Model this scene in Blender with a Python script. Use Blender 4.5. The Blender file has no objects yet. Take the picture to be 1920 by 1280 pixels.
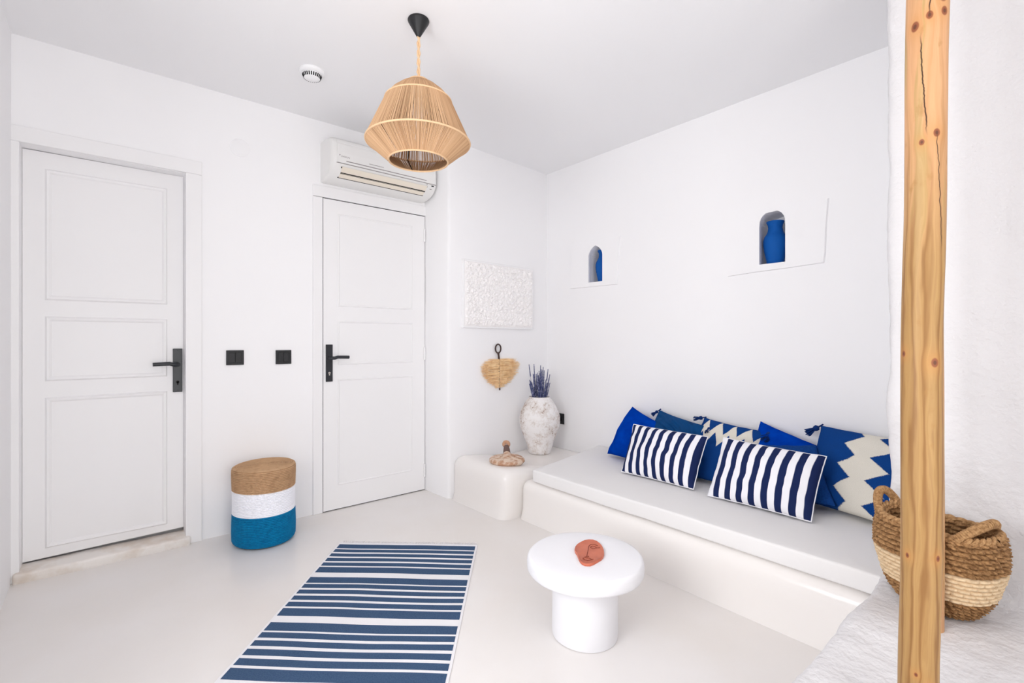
import bpy, bmesh, math, random
from mathutils import Vector, Matrix, noise
from mathutils.geometry import tessellate_polygon
random.seed(7)
C = bpy.context.scene
COL = C.collection
PI = math.pi

# ---------------------------------------------------------------- camera
cam = bpy.data.cameras.new('camera'); cam.sensor_width = 36; cam.lens = 16.93
cam.shift_y = -0.0021; cam.clip_start = 0.02
co = bpy.data.objects.new('camera', cam); COL.objects.link(co)
co.location = (0, 0, 1.13)
co.rotation_euler = (PI/2, 0, -math.atan2(.641, .767))
C.camera = co
# ---------------------------------------------------------------- world and lights
w = bpy.data.worlds.new('daylight'); C.world = w; w.use_nodes = True
bg = w.node_tree.nodes['Background']; bg.inputs[0].default_value = (.95, .97, 1, 1); bg.inputs[1].default_value = .25

def area(name, loc, rot, sx, sy, power, col=(1, 1, 1)):
    l = bpy.data.lights.new(name, 'AREA'); l.shape = 'RECTANGLE'; l.size = sx; l.size_y = sy
    l.energy = power; l.color = col
    o = bpy.data.objects.new(name, l); COL.objects.link(o); o.location = loc; o.rotation_euler = rot
    return o
# daylight from the wide terrace door behind the photographer, and bounce off the sunlit terrace floor
area('terrace_daylight', (.3, -2.2, 1.15), (PI/2, 0, 0), 2.2, 2.1, 64, (.995, .992, .985))
area('terrace_floor_bounce', (.35, -1.9, .12), (math.radians(128), 0, 0), 1.6, .6, 12, (1, .96, .92))
# added right-wall fill behind an invented window (added_window_1), out of frame on the left
area('added_side_fill', (-.62, .85, 1.25), (0, -PI/2, 0), 1.1, 1.2, 44, (.98, .985, 1))
C.view_settings.view_transform = 'Standard'; C.view_settings.look = 'None'
C.view_settings.exposure = 0.05; C.view_settings.gamma = 1; C.view_settings.use_curve_mapping = False
C.cycles.max_bounces = 14; C.cycles.diffuse_bounces = 10; C.cycles.glossy_bounces = 4

# ---------------------------------------------------------------- materials
def mat(name, col, rough=.6, spec=.4, bump=None, vary=None, sheen=0, metal=0):
    """bump = (scale, strength, distance); vary = (scale, colour2, lo, hi)"""
    m = bpy.data.materials.new(name); m.use_nodes = True
    nt = m.node_tree; b = nt.nodes['Principled BSDF']
    b.inputs['Base Color'].default_value = (*col, 1); b.inputs['Roughness'].default_value = rough
    b.inputs['Specular IOR Level'].default_value = spec; b.inputs['Metallic'].default_value = metal
    if sheen:
        b.inputs['Sheen Weight'].default_value = sheen; b.inputs['Sheen Roughness'].default_value = .5
    tc = nt.nodes.new('ShaderNodeTexCoord')
    if vary:
        n = nt.nodes.new('ShaderNodeTexNoise'); n.inputs['Scale'].default_value = vary[0]; n.inputs['Detail'].default_value = 6
        nt.links.new(tc.outputs['Object'], n.inputs['Vector'])
        r = nt.nodes.new('ShaderNodeValToRGB')
        r.color_ramp.elements[0].position = vary[2]; r.color_ramp.elements[0].color = (*vary[1], 1)
        r.color_ramp.elements[1].position = vary[3]; r.color_ramp.elements[1].color = (*col, 1)
        nt.links.new(n.outputs['Fac'], r.inputs[0]); nt.links.new(r.outputs[0], b.inputs['Base Color'])
    if bump:
        n = nt.nodes.new('ShaderNodeTexNoise'); n.inputs['Scale'].default_value = bump[0]; n.inputs['Detail'].default_value = 5
        nt.links.new(tc.outputs['Object'], n.inputs['Vector'])
        bp = nt.nodes.new('ShaderNodeBump'); bp.inputs['Strength'].default_value = bump[1]; bp.inputs['Distance'].default_value = bump[2]
        nt.links.new(n.outputs['Fac'], bp.inputs['Height']); nt.links.new(bp.outputs[0], b.inputs['Normal'])
    return m

M = {}
M['wall'] = mat('white_wall_paint', (.887, .884, .893), .75, .25, (9, .06, .01))
M['ceiling'] = mat('white_ceiling_paint', (.86, .86, .87), .8, .2, (6, .05, .01))
M['floor'] = mat('cream_coated_floor', (.80, .775, .76), .22, .5, (3, .05, .01), (1.6, (.77, .735, .705), .35, .62))
M['bench'] = mat('glossy_cream_screed', (.84, .81, .785), .2, .5, (7, .08, .01))
M['door'] = mat('white_door_paint', (.85, .845, .85), .45, .4, (14, .04, .01))
M['marble'] = mat('worn_marble_threshold', (.80, .765, .73), .35, .4, (25, .2, .004), (9, (.62, .53, .45), .3, .55))
M['rough'] = mat('rough_white_plaster', (.70, .69, .70), .85, .2, (48, .6, .010))
M['matt_white'] = mat('chalk_white_plaster', (.82, .82, .845), .6, .3, (30, .1, .004))
M['black'] = mat('black_plastic', (.012, .012, .014), .45, .4)
M['black_metal'] = mat('black_metal', (.013, .015, .02), .38, .5)
M['dark'] = mat('dark_gap', (.02, .018, .018), .9, .1)
M['silver'] = mat('brushed_steel', (.7, .66, .62), .3, .5, metal=.8)
M['plastic'] = mat('white_plastic', (.80, .795, .78), .35, .45)
M['plastic2'] = mat('bright_white_plastic', (.88, .88, .89), .4, .4)
M['louver'] = mat('aged_cream_plastic', (.82, .75, .64), .45, .4)
M['seat'] = mat('off_white_seat_cover', (.80, .79, .785), .8, .2, (160, .12, .002))
M['jute'] = mat('jute_string', (.58, .37, .215), .85, .1)
M['jute_b'] = mat('jute_string_pale', (.64, .42, .255), .85, .1)
M['jute_c'] = mat('jute_string_dark', (.49, .30, .17), .85, .1)
M['jute_light'] = mat('jute_wrapped_hoop', (.78, .53, .32), .85, .15, (160, .6, .003))
M['jute_rope'] = mat('jute_rope_coils', (.52, .33, .19), .9, .15, (180, .6, .003), (35, (.42, .255, .14), .28, .5))
M['cotton'] = mat('white_cotton_rope', (.88, .885, .93), .85, .2, (180, .4, .002))
M['teal'] = mat('teal_blue_rope', (.0, .19, .40), .8, .2, (180, .5, .002), (60, (.0, .14, .32), .3, .6))
M['navy_rug'] = mat('navy_rug_weave', (.043, .077, .155), .95, .05, (260, .6, .003), (200, (.065, .115, .2), .3, .7))
M['white_rug'] = mat('white_rug_weave', (.82, .81, .83), .95, .05, (260, .6, .003))
M['velvet'] = mat('royal_blue_velvet', (.001, .052, .42), .9, .0, (40, .1, .004), (14, (.001, .032, .30), .3, .65))
M['deep_blue'] = mat('deep_blue_cotton', (.006, .055, .235), .9, .1, (260, .5, .002), (120, (.004, .035, .17), .3, .7))
M['vase_blue'] = mat('matt_cobalt_glaze', (.0, .085, .36), .75, .25, (60, .1, .002))
M['terracotta'] = mat('terracotta_clay', (.56, .155, .085), .45, .4, (40, .15, .003), (18, (.47, .12, .065), .3, .6))
M['clay_line'] = mat('incised_clay', (.22, .05, .03), .7, .2)
M['old_wood'] = mat('limed_old_wood', (.70, .56, .45), .8, .2, (40, .4, .004), (28, (.47, .27, .17), .4, .56))
M['dark_wood'] = mat('dark_old_wood', (.16, .10, .085), .8, .2, (60, .4, .003))
M['red_wood'] = mat('warm_old_wood', (.52, .30, .19), .7, .25, (60, .4, .003))
M['palm'] = mat('dry_palm_fibre', (.98, .76, .47), .85, .15, None, (30, (.86, .60, .32), .35, .65))
M['rust'] = mat('rusty_iron', (.07, .045, .04), .8, .3, (90, .5, .003))
M['lavender'] = mat('dried_lavender_blue', (.055, .07, .17), .9, .1, None, (60, (.22, .23, .36), .35, .6))
M['tassel'] = mat('navy_tassel_yarn', (.006, .03, .14), .9, .1)

def node_mat(name, rough=.9, spec=.1):
    m = bpy.data.materials.new(name); m.use_nodes = True
    nt = m.node_tree; b = nt.nodes['Principled BSDF']
    b.inputs['Roughness'].default_value = rough; b.inputs['Specular IOR Level'].default_value = spec
    return m, nt, b
class NB:
    def __init__(s, nt): s.nt = nt
    def n(s, t, **k):
        x = s.nt.nodes.new(t)
        for a, v in k.items(): setattr(x, a, v)
        return x
    def _in(s, sock, v):
        if hasattr(v, 'links') or hasattr(v, 'is_linked'): s.nt.links.new(v, sock)
        else: sock.default_value = v
    def m(s, op, a, b=0., c=None):
        x = s.n('ShaderNodeMath', operation=op); s._in(x.inputs[0], a); s._in(x.inputs[1], b)
        if c is not None: s._in(x.inputs[2], c)
        return x.outputs[0]
    def mix(s, f, a, b):
        x = s.n('ShaderNodeMix', data_type='RGBA')
        s._in(x.inputs[0], f)
        for k, v in ((6, a), (7, b)):
            if isinstance(v, tuple): x.inputs[k].default_value = (*v[:3], 1)
            else: s.nt.links.new(v, x.inputs[k])
        return x.outputs[2]
    def noise(s, vec, scale, detail=4, out='Fac', rough=.5):
        x = s.n('ShaderNodeTexNoise'); x.inputs['Scale'].default_value = scale; x.inputs['Detail'].default_value = detail
        x.inputs['Roughness'].default_value = rough
        s.nt.links.new(vec, x.inputs['Vector']); return x.outputs[out]
    def bump(s, h, strength, dist, bsdf):
        x = s.n('ShaderNodeBump'); x.inputs['Strength'].default_value = strength; x.inputs['Distance'].default_value = dist
        s.nt.links.new(h, x.inputs['Height']); s.nt.links.new(x.outputs[0], bsdf.inputs['Normal'])
    def step(s, v, edge, soft=.004):
        x = s.n('ShaderNodeMapRange'); x.interpolation_type = 'SMOOTHSTEP'
        s._in(x.inputs[0], v); x.inputs[1].default_value = edge-soft; x.inputs[2].default_value = edge+soft
        return x.outputs[0]

def striped(name, count, first_dark):
    m, nt, b = node_mat(name); k = NB(nt)
    uv = k.n('ShaderNodeTexCoord').outputs['UV']; sep = k.n('ShaderNodeSeparateXYZ'); nt.links.new(uv, sep.inputs[0])
    t = k.m('FRACT', k.m('MULTIPLY', sep.outputs[0], count/2.0))
    f = k.step(t, .5, .03)
    a, c = (.012, .022, .085), (.86, .86, .90)
    nt.links.new(k.mix(f, a if first_dark else c, c if first_dark else a), b.inputs['Base Color'])
    k.bump(k.noise(uv, 220), .3, .001, b)
    return m
M['stripe_a'] = striped('navy_white_stripes', 17, True)
M['stripe_b'] = striped('navy_white_stripes_offset', 16, False)

def zigzag(name, vertical, teeth, base, amp, width, phase, mirror):
    m, nt, b = node_mat(name, .95, .05); k = NB(nt)
    uv = k.n('ShaderNodeTexCoord').outputs['UV']; sep = k.n('ShaderNodeSeparateXYZ'); nt.links.new(uv, sep.inputs[0])
    p, q = (sep.outputs[0], sep.outputs[1]) if vertical else (sep.outputs[1], sep.outputs[0])
    fz = k.noise(uv, 90, 2)
    p = k.m('ADD', p, k.m('MULTIPLY', k.m('SUBTRACT', fz, .5), .03))
    tri = k.m('MULTIPLY', k.m('ABSOLUTE', k.m('SUBTRACT', k.m('FRACT', k.m('ADD', k.m('MULTIPLY', q, teeth), phase)), .5)), 2.)
    left = k.m('ADD', k.m('MULTIPLY', tri, amp), base)
    right = k.m('SUBTRACT', base+width+amp*2.3, k.m('MULTIPLY', tri, amp*1.3)) if mirror else k.m('ADD', left, width)
    inside = k.m('MULTIPLY', k.step(k.m('SUBTRACT', p, left), 0, .008), k.step(k.m('SUBTRACT', right, p), 0, .008))
    navy = k.mix(k.noise(uv, 120), (.004, .035, .17), (.008, .065, .27))
    cream = k.mix(k.noise(uv, 160), (.60, .56, .48), (.86, .83, .75))
    nt.links.new(k.mix(inside, navy, cream), b.inputs['Base Color'])
    h = k.m('ADD', k.m('MULTIPLY', k.noise(uv, 180), .6), k.m('MULTIPLY', inside, 1.2))
    k.bump(h, .7, .004, b)
    return m
M['zigzag_v'] = zigzag('navy_cream_zigzag', True, 3.6, .31, .13, .13, .63, True)
M['zigzag_h'] = zigzag('navy_cream_zigzag_cross', False, 4.6, .50, .24, .24, .4, False)

def swirl():
    m, nt, b = node_mat('embossed_blue_cotton'); k = NB(nt)
    uv = k.n('ShaderNodeTexCoord').outputs['UV']
    wv = k.n('ShaderNodeTexWave'); wv.wave_type = 'RINGS'; wv.rings_direction = 'SPHERICAL'
    wv.inputs['Scale'].default_value = 2.6; wv.inputs['Distortion'].default_value = 5; wv.inputs['Detail'].default_value = 1
    nt.links.new(uv, wv.inputs['Vector'])
    nt.links.new(k.mix(k.noise(uv, 140), (.003, .045, .16), (.006, .085, .27)), b.inputs['Base Color'])
    k.bump(k.m('ADD', wv.outputs['Fac'], k.m('MULTIPLY', k.noise(uv, 200), .25)), 1.0, .012, b)
    return m
M['embossed'] = swirl()

def wood_pole():
    m, nt, b = node_mat('peeled_pine_pole', .5, .35); k = NB(nt)
    uv = k.n('ShaderNodeTexCoord').outputs['UV']; sep = k.n('ShaderNodeSeparateXYZ'); nt.links.new(uv, sep.inputs[0])
    u, v = sep.outputs[0], sep.outputs[1]      # u: metres round the trunk from its camera side; v: metres up
    def vec(x, y, z=0.):
        c = k.n('ShaderNodeCombineXYZ'); k._in(c.inputs[0], x); k._in(c.inputs[1], y); k._in(c.inputs[2], z); return c.outputs[0]
    knots = [(-.020, 1.772, .010), (.004, 1.785, .008), (.031, 1.79, .009), (.018, 1.545, .008), (-.006, 1.53, .006),
             (-.034, 1.10, .006), (.022, 1.083, .009), (-.024, .685, .005), (.03, .69, .006), (-.004, .45, .004), (.017, .43, .005), (.028, 1.82, .011)]
    # grain bends round the knots
    bend = None; core = None; halo = None
    for (ku, kv, kr) in knots:
        du = k.m('SUBTRACT', u, ku); dv = k.m('SUBTRACT', v, kv)
        r2 = k.m('ADD', k.m('MULTIPLY', du, du), k.m('MULTIPLY', k.m('MULTIPLY', dv, dv), .5))
        g = k.m('EXPONENT', k.m('MULTIPLY', r2, -1/(kr*kr*4.5)))
        w_ = k.m('MULTIPLY', k.m('MULTIPLY', g, du), -.55)
        bend = w_ if bend is None else k.m('ADD', bend, w_)
        c_ = k.m('EXPONENT', k.m('MULTIPLY', r2, -1.0/(kr*kr*.55)))
        core = c_ if core is None else k.m('MAXIMUM', core, c_)
        halo = g if halo is None else k.m('MAXIMUM', halo, g)
    ub = k.m('ADD', u, bend)
    n1 = k.noise(vec(k.m('MULTIPLY', ub, 30.), k.m('MULTIPLY', v, 3.)), 1.0, 3)
    warp = k.m('MULTIPLY', k.m('SUBTRACT', n1, .5), .05)
    uw = k.m('ADD', ub, warp)
    ring = k.m('SINE', k.m('MULTIPLY', uw, 300.))
    ring = k.m('POWER', k.m('MULTIPLY', k.m('ADD', ring, 1.), .5), 3.)
    streak = k.noise(vec(k.m('MULTIPLY', uw, 260.), k.m('MULTIPLY', v, 3.)), 1.0, 4)
    patch = k.noise(vec(k.m('MULTIPLY', uw, 45.), k.m('MULTIPLY', v, 2.2), 3.), 1.0, 3)
    high = k.step(k.m('ADD', v, k.m('MULTIPLY', k.m('SUBTRACT', patch, .5), .5)), 1.42, .22)
    low_c = k.mix(k.m('MULTIPLY', ring, .75), k.mix(streak, (.27, .14, .045), (.46, .28, .105)), (.20, .085, .022))
    peach = k.mix(streak, (.47, .235, .105), (.66, .38, .20))
    gold = k.mix(streak, (.30, .18, .055), (.58, .39, .185))
    hi_c = k.mix(k.step(patch, .53, .04), peach, gold)
    col = k.mix(high, low_c, k.mix(k.m('MULTIPLY', ring, .28), hi_c, (.36, .18, .06)))
    blotch = k.step(k.noise(vec(k.m('MULTIPLY', u, 30.), k.m('MULTIPLY', v, 14.), 8.), 1.0, 5), .66, .05)
    col = k.mix(k.m('MULTIPLY', blotch, .55), col, (.33, .17, .05))
    col = k.mix(k.m('MULTIPLY', halo, .45), col, (.50, .22, .06))
    col = k.mix(k.step(core, .38, .14), col, (.24, .075, .03))
    col = k.mix(k.m('MULTIPLY', k.step(core, .80, .12), .8), col, (.09, .03, .015))
    # drying cracks
    for (c0, sl, v0, v1, wd) in ((-.004, -.055, 1.555, 1.74, .0011), (.004, .01, 1.79, 1.86, .0012), (.024, -.05, 1.32, 1.54, .0008)):
        jag = k.m('MULTIPLY', k.m('SUBTRACT', k.noise(vec(0., k.m('MULTIPLY', v, 40.), c0*900), 1.0, 3), .5), .008)
        cen = k.m('ADD', k.m('ADD', k.m('MULTIPLY', k.m('SUBTRACT', v, (v0+v1)/2), sl), c0), jag)
        d = k.m('ABSOLUTE', k.m('SUBTRACT', u, cen))
        inside = k.m('MULTIPLY', k.step(v, v0, .02), k.m('SUBTRACT', 1., k.step(v, v1, .02)))
        line = k.m('MULTIPLY', k.m('SUBTRACT', 1., k.step(d, wd, .0006)), inside)
        col = k.mix(line, col, (.05, .02, .01))
    nt.links.new(col, b.inputs['Base Color'])
    k.bump(k.m('ADD', streak, k.m('MULTIPLY', core, -1.)), .25, .002, b)
    return m
M['pole'] = wood_pole()

def vase_mat():
    m, nt, b = node_mat('weathered_whitewashed_clay', .85, .2); k = NB(nt)
    oc = k.n('ShaderNodeTexCoord').outputs['Object']
    big = k.noise(oc, 13, 6, rough=.7); fine = k.noise(oc, 90, 6, rough=.7)
    f = k.m('ADD', k.m('MULTIPLY', big, .7), k.m('MULTIPLY', fine, .3))
    base = k.mix(k.step(f, .46, .09), (.62, .55, .50), (.84, .82, .81))
    base = k.mix(k.m('SUBTRACT', 1., k.step(f, .40, .03)), base, (.34, .24, .19))
    nt.links.new(base, b.inputs['Base Color']); k.bump(f, .6, .006, b)
    return m
M['whitewash'] = vase_mat()

def straw_mat(name, a, c):
    m, nt, b = node_mat(name, .8, .2); k = NB(nt)
    oc = k.n('ShaderNodeTexCoord').outputs['Object']
    nt.links.new(k.mix(k.step(k.noise(oc, 120, 3, rough=.6), .47, .25), a, c), b.inputs['Base Color'])
    k.bump(k.noise(oc, 260, 4), .5, .002, b)
    return m
M['seagrass'] = straw_mat('brown_seagrass', (.13, .058, .022), (.44, .25, .11))
M['cream_yarn'] = straw_mat('cream_yarn', (.58, .43, .27), (.74, .57, .37))
M['seagrass_light'] = straw_mat('light_seagrass', (.22, .11, .045), (.50, .30, .14))

# ---------------------------------------------------------------- mesh helpers
def obj(name, verts, faces, m, parent=None, smooth=True, idx=None, uvs=None):
    me = bpy.data.meshes.new(name)
    off = Vector((0, 0, 0))
    if parent is not None and not parent.get('_world'): off = parent.matrix_world.translation if parent.parent is None else Vector(parent['_org'])
    me.from_pydata([tuple(Vector(v)-off) for v in verts], [], faces)
    for x in (m if isinstance(m, (list, tuple)) else [m]): me.materials.append(x)
    if idx: me.polygons.foreach_set('material_index', idx)
    if uvs:
        l = me.uv_layers.new(name='UVMap')
        for lp in me.loops: l.data[lp.index].uv = uvs[lp.vertex_index]
    if smooth: me.polygons.foreach_set('use_smooth', [True]*len(me.polygons))
    me.update()
    if smooth: me.set_sharp_from_angle(angle=.75)
    o = bpy.data.objects.new(name, me); COL.objects.link(o)
    if parent is not None: o.parent = parent
    o['_org'] = tuple(off)
    return o
def thing(name, label, cat, loc, group=None):
    o = bpy.data.objects.new(name, None); COL.objects.link(o); o.location = loc; o.empty_display_size = .05
    o.matrix_world = Matrix.Translation(loc)
    o['label'] = label; o['category'] = cat
    if group: o['group'] = group
    return o
def tag(o, label, cat, group=None):
    o['label'] = label; o['category'] = cat
    if group: o['group'] = group
    return o
def struct(o): o['kind'] = 'structure'; return o
class MB:
    def __init__(s): s.v = []; s.f = []; s.i = []
    def add(s, v, f, i=0):
        n = len(s.v); s.v += [tuple(x) for x in v]; s.f += [tuple(a+n for a in q) for q in f]; s.i += [i]*len(f); return s
    def build(s, name, m, parent=None, smooth=True, **k): return obj(name, s.v, s.f, m, parent, smooth, s.i, **k)
def box(a, b):
    x0, y0, z0 = a; x1, y1, z1 = b
    v = [(x, y, z) for z in (z0, z1) for y in (y0, y1) for x in (x0, x1)]
    return v, [(0, 2, 3, 1), (4, 5, 7, 6), (0, 1, 5, 4), (2, 6, 7, 3), (0, 4, 6, 2), (1, 3, 7, 5)]
def rbox(a, b, r, step=.05, warp=None, grade=None):
    """a box with rounded edges, gridded fine enough to bend"""
    a = Vector(a); b = Vector(b); r = min(r, *(0.499*(b[i]-a[i]) for i in range(3)))
    def ticks(lo, hi):
        t = [lo + r*(1-math.cos(PI/2*k/4)) for k in range(4)]
        n = max(1, int((hi-lo-2*r)/step)); t += [lo+r+(hi-lo-2*r)*k/n for k in range(n+1)]
        t += [hi - r*(1-math.cos(PI/2*k/4)) for k in range(3, -1, -1)]
        return t
    T = [ticks(a[i], b[i]) for i in range(3)]
    V = []; F = []; key = {}
    def vid(p):
        k = tuple(round(x, 5) for x in p)
        if k not in key: key[k] = len(V); V.append(Vector(p))
        return key[k]
    for ax in range(3):
        u, v = (ax+1) % 3, (ax+2) % 3
        for side in (0, 1):
            w_ = (a, b)[side][ax]
            for i in range(len(T[u])-1):
                for j in range(len(T[v])-1):
                    q = []
                    for (ii, jj) in ((i, j), (i+1, j), (i+1, j+1), (i, j+1)):
                        p = [0, 0, 0]; p[ax] = w_; p[u] = T[u][ii]; p[v] = T[v][jj]; q.append(vid(p))
                    F.append(tuple(q if side else q[::-1]))
    out = []
    for p in V:
        c = Vector([min(max(p[i], a[i]+r), b[i]-r) for i in range(3)])
        d = p-c
        n = d.normalized() if d.length > 1e-9 else Vector((0, 0, 1))
        q = c+n*r if d.length > 1e-9 else p
        out.append(warp(q) if warp else q)
    return out, F
def lathe(prof, n=48, c=(0, 0, 0), cap=True, sy=1.0):
    V = []; F = []
    for (r, z) in prof:
        for k in range(n):
            t = 2*PI*k/n; V.append((c[0]+r*math.cos(t), c[1]+sy*r*math.sin(t), c[2]+z))
    for i in range(len(prof)-1):
        for k in range(n):
            k2 = (k+1) % n; F.append((i*n+k, i*n+k2, (i+1)*n+k2, (i+1)*n+k))
    if cap:
        F.append(tuple(range(n))[::-1]); F.append(tuple((len(prof)-1)*n+k for k in range(n)))
    return V, F
def tube(pts, rad, n=8, cap=True):
    pts = [Vector(p) for p in pts]; V = []; F = []
    R = rad if isinstance(rad, (list, tuple)) else [rad]*len(pts)
    up = None
    for i, p in enumerate(pts):
        t = (pts[min(i+1, len(pts)-1)]-pts[max(i-1, 0)]).normalized()
        if up is None: up = Vector((0, 0, 1)) if abs(t.z) < .9 else Vector((1, 0, 0))
        s = t.cross(up).normalized(); up = s.cross(t).normalized()
        for k in range(n):
            a = 2*PI*k/n; V.append(p+(s*math.cos(a)+up*math.sin(a))*R[i])
    for i in range(len(pts)-1):
        for k in range(n):
            k2 = (k+1) % n; F.append((i*n+k, i*n+k2, (i+1)*n+k2, (i+1)*n+k))
    if cap: F.append(tuple(range(n))[::-1]); F.append(tuple((len(pts)-1)*n+k for k in range(n)))
    return V, F
def bevel(o, wd, seg=2):
    md = o.modifiers.new('bevel', 'BEVEL'); md.width = wd; md.segments = seg; md.limit_method = 'ANGLE'; md.angle_limit = .7
    return o
def nz(p, s, seed=0.): return noise.noise(Vector(p)*s+Vector((seed, seed*1.7, -seed)))

# ---------------------------------------------------------------- the room
H = 2.55
struct(obj('floor', *box((-.6, -2.2, -.1), (3.2, 3.5, 0)), M['floor'], smooth=False))
struct(obj('ceiling', *box((-.6, -2.2, H), (3.2, 3.5, H+.1)), M['ceiling'], smooth=False))

def wall_sheet(outer, holes, put):
    """flat sheet with holes; put(a, b, depth) -> 3D. holes: list of (loop, [(depth, scale_a)], back?)"""
    mb = MB()
    loops = [outer]+[h[0] for h in holes]
    pts = [p for l in loops for p in l]
    tris = tessellate_polygon([[Vector((a, b, 0)) for a, b in l] for l in loops])
    mb.add([put(a, b, 0) for a, b in pts], tris)
    for loop, rings in holes:
        ca = sum(a for a, b in loop)/len(loop); n = len(loop)
        V = [put(a, b, 0) for a, b in loop]
        for (d, s) in rings: V += [put(ca+(a-ca)*s, b, d) for a, b in loop]
        F = [(i*n+k, i*n+(k+1) % n, (i+1)*n+(k+1) % n, (i+1)*n+k) for i in range(len(rings)) for k in range(n)]
        F.append(tuple(len(rings)*n+k for k in range(n)))
        mb.add(V, F)
    return mb
# unseen wall added to keep terrace light off the rough pier
struct(obj('light_block_wall', *box((1.0, -1.2, -.02), (3.2, -1.05, H+.05)), M['wall'], smooth=False))
def put_left(a, b, d): return (-.35-d, a, b)
mbl = MB(); tr_ = tessellate_polygon([[Vector((a, b, 0)) for a, b in l] for l in ([(-2.2, -.05), (3.4, -.05), (3.4, 2.62), (-2.2, 2.62)], [(.3, .75), (1.4, .75), (1.4, 1.85), (.3, 1.85)])])
mbl.add([put_left(a, b, d) for d in (0, .2) for a, b in ((-2.2, -.05), (3.4, -.05), (3.4, 2.62), (-2.2, 2.62), (.3, .75), (1.4, .75), (1.4, 1.85), (.3, 1.85))],
        list(tr_)+[tuple(x+8 for x in t) for t in tr_]+[(4+k, 4+(k+1) % 4, 12+(k+1) % 4, 12+k) for k in range(4)])
struct(mbl.build('wall_left', M['wall'], smooth=False))
fw = MB()
for a, b in (((.3, .75), (1.4, .79)), ((.3, 1.81), (1.4, 1.85)), ((.3, .79), (.34, 1.81)), ((1.36, .79), (1.4, 1.81)), ((.83, .79), (.87, 1.81))):
    fw.add(*box((-.50, a[0], a[1]), (-.45, b[0], b[1])))
struct(fw.build('added_window_1', M['door'], smooth=False))  # frame of the added window, there to let in the side fill
DW = 3.205
hole = [(-.322, -.02), (.322, -.02), (.322, 2.047), (-.322, 2.05)]
struct(wall_sheet([(-.6, -.05), (2.0, -.05), (2.0, 2.62), (-.6, 2.62)], [(hole, [(.16, 1)])],
                  lambda a, b, d: (a, DW+d, b)).build('wall_back', M['wall'], smooth=False))
# the nearer part of the back wall, with its return beside the second door
foot = [(1.818, 3.4), (1.82, 3.205), (1.838, 2.925), (1.848, 2.91), (1.862, 2.906), (2.2, 2.938), (2.6, 2.972), (3.1, 3.016), (3.1, 3.4)]
zs = [-.03+k*.2 for k in range(14)]
V = []; F = []
for z in zs:
    for (x, y) in foot: V.append((x+.006*nz((x, 5, z), 2.2), y+.006*nz((x, y, z), 1.7), z))
n = len(foot)
for i in range(len(zs)-1):
    for k in range(n): F.append((i*n+k, i*n+(k+1) % n, (i+1)*n+(k+1) % n, (i+1)*n+k))
wbr = obj('wall_back_right', V, F, M['wall']); struct(wbr)
md = wbr.modifiers.new('es', 'EDGE_SPLIT'); md.split_angle = 1.2
# right wall with the two arched niches
RX = 2.895
def arch(y0, y1, z0, zs_, zt, cut=0):
    L = [(y0, z0), (y1, z0), (y1, zs_)]
    c = (y0+y1)/2; r = (y1-y0)/2
    for k in range(1, 12):
        t = PI*k/12; L.append((c+r*math.cos(t), zs_+(zt-zs_)*math.sin(t)**(.75 if not cut else 1.0)*(1-(cut*abs(math.cos(t))*.5))))
    L.append((y0, zs_)); return L
n1 = arch(2.377, 2.516, 1.575, 1.78, 1.857, .55)
n2 = arch(1.081, 1.221, 1.562, 1.775, 1.860)
struct(wall_sheet([(-2.2, -.05), (3.2, -.05), (3.2, 2.62), (-2.2, 2.62)],
                  [(n1, [(.03, 1.12), (.19, 1.5)]), (n2, [(.03, 1.12), (.19, 1.5)])],
                  lambda a, b, d: (RX+d, a, b)).build('wall_right', M['wall'], smooth=False))
# raised plaster patches round the niches
def patch(name, corners, hole_loop):
    out = []
    for i in range(4):
        a = corners[i]; c = corners[(i+1) % 4]
        for k in range(6):
            t = k/6; p = (a[0]+(c[0]-a[0])*t, a[1]+(c[1]-a[1])*t)
            out.append((p[0]+.004*nz((p[0], p[1], i), 9), p[1]+.004*nz((p[0], i, p[1]), 9)))
    pts = out+hole_loop
    tr = tessellate_polygon([[Vector((a, b, 0)) for a, b in out], [Vector((a, b, 0)) for a, b in hole_loop]])
    mb = MB(); d = .011
    mb.add([(RX-d, a, b) for a, b in pts], tr)
    cy = sum(a for a, b in out)/len(out); cz = sum(b for a, b in out)/len(out)
    for lp, g in ((out, 1.02), (hole_loop, 1.0)):
        n = len(lp)
        mb.add([(RX-d, a, b) for a, b in lp]+[(RX+.001, cy+(a-cy)*g, cz+(b-cz)*g) for a, b in lp],
               [(k, (k+1) % n, n+(k+1) % n, n+k) for k in range(n)])
    return struct(mb.build(name, M['wall'], smooth=False))
patch('trim_1', [(2.71, 1.545), (2.245, 1.54), (2.215, 1.89), (2.70, 1.893)], n1)
patch('trim_2', [(1.405, 1.517), (.892, 1.54), (.876, 1.915), (1.12, 1.925), (1.405, 1.83)][:1]+[(.895, 1.535), (.876, 1.868), (1.405, 1.838)], n2)

# far near-side pier and sill, one lump of rough hand plaster
mb = MB()
def bx(a, b): mb.add(*box(a, b))
bx((2.09, -1.4, -.02), (3.1, .452, H+.06)); bx((.72, -.42, -.02), (2.5, .452, .33))
pr = mb.build('wall_near_right', M['rough'])
rm = pr.modifiers.new('remesh', 'REMESH'); rm.mode = 'VOXEL'; rm.voxel_size = .014; rm.use_smooth_shade = True
sm = pr.modifiers.new('smooth', 'SMOOTH'); sm.factor = .5; sm.iterations = 14
for nm, sc, st, dep in (('lumps', .28, .030, 1), ('trowel', .06, .010, 3)):
    t = bpy.data.textures.new(nm, 'CLOUDS'); t.noise_scale = sc; t.noise_depth = dep
    d = pr.modifiers.new(nm, 'DISPLACE'); d.texture = t; d.strength = st; d.mid_level = .5; d.texture_coords = 'GLOBAL'
struct(pr)
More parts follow.
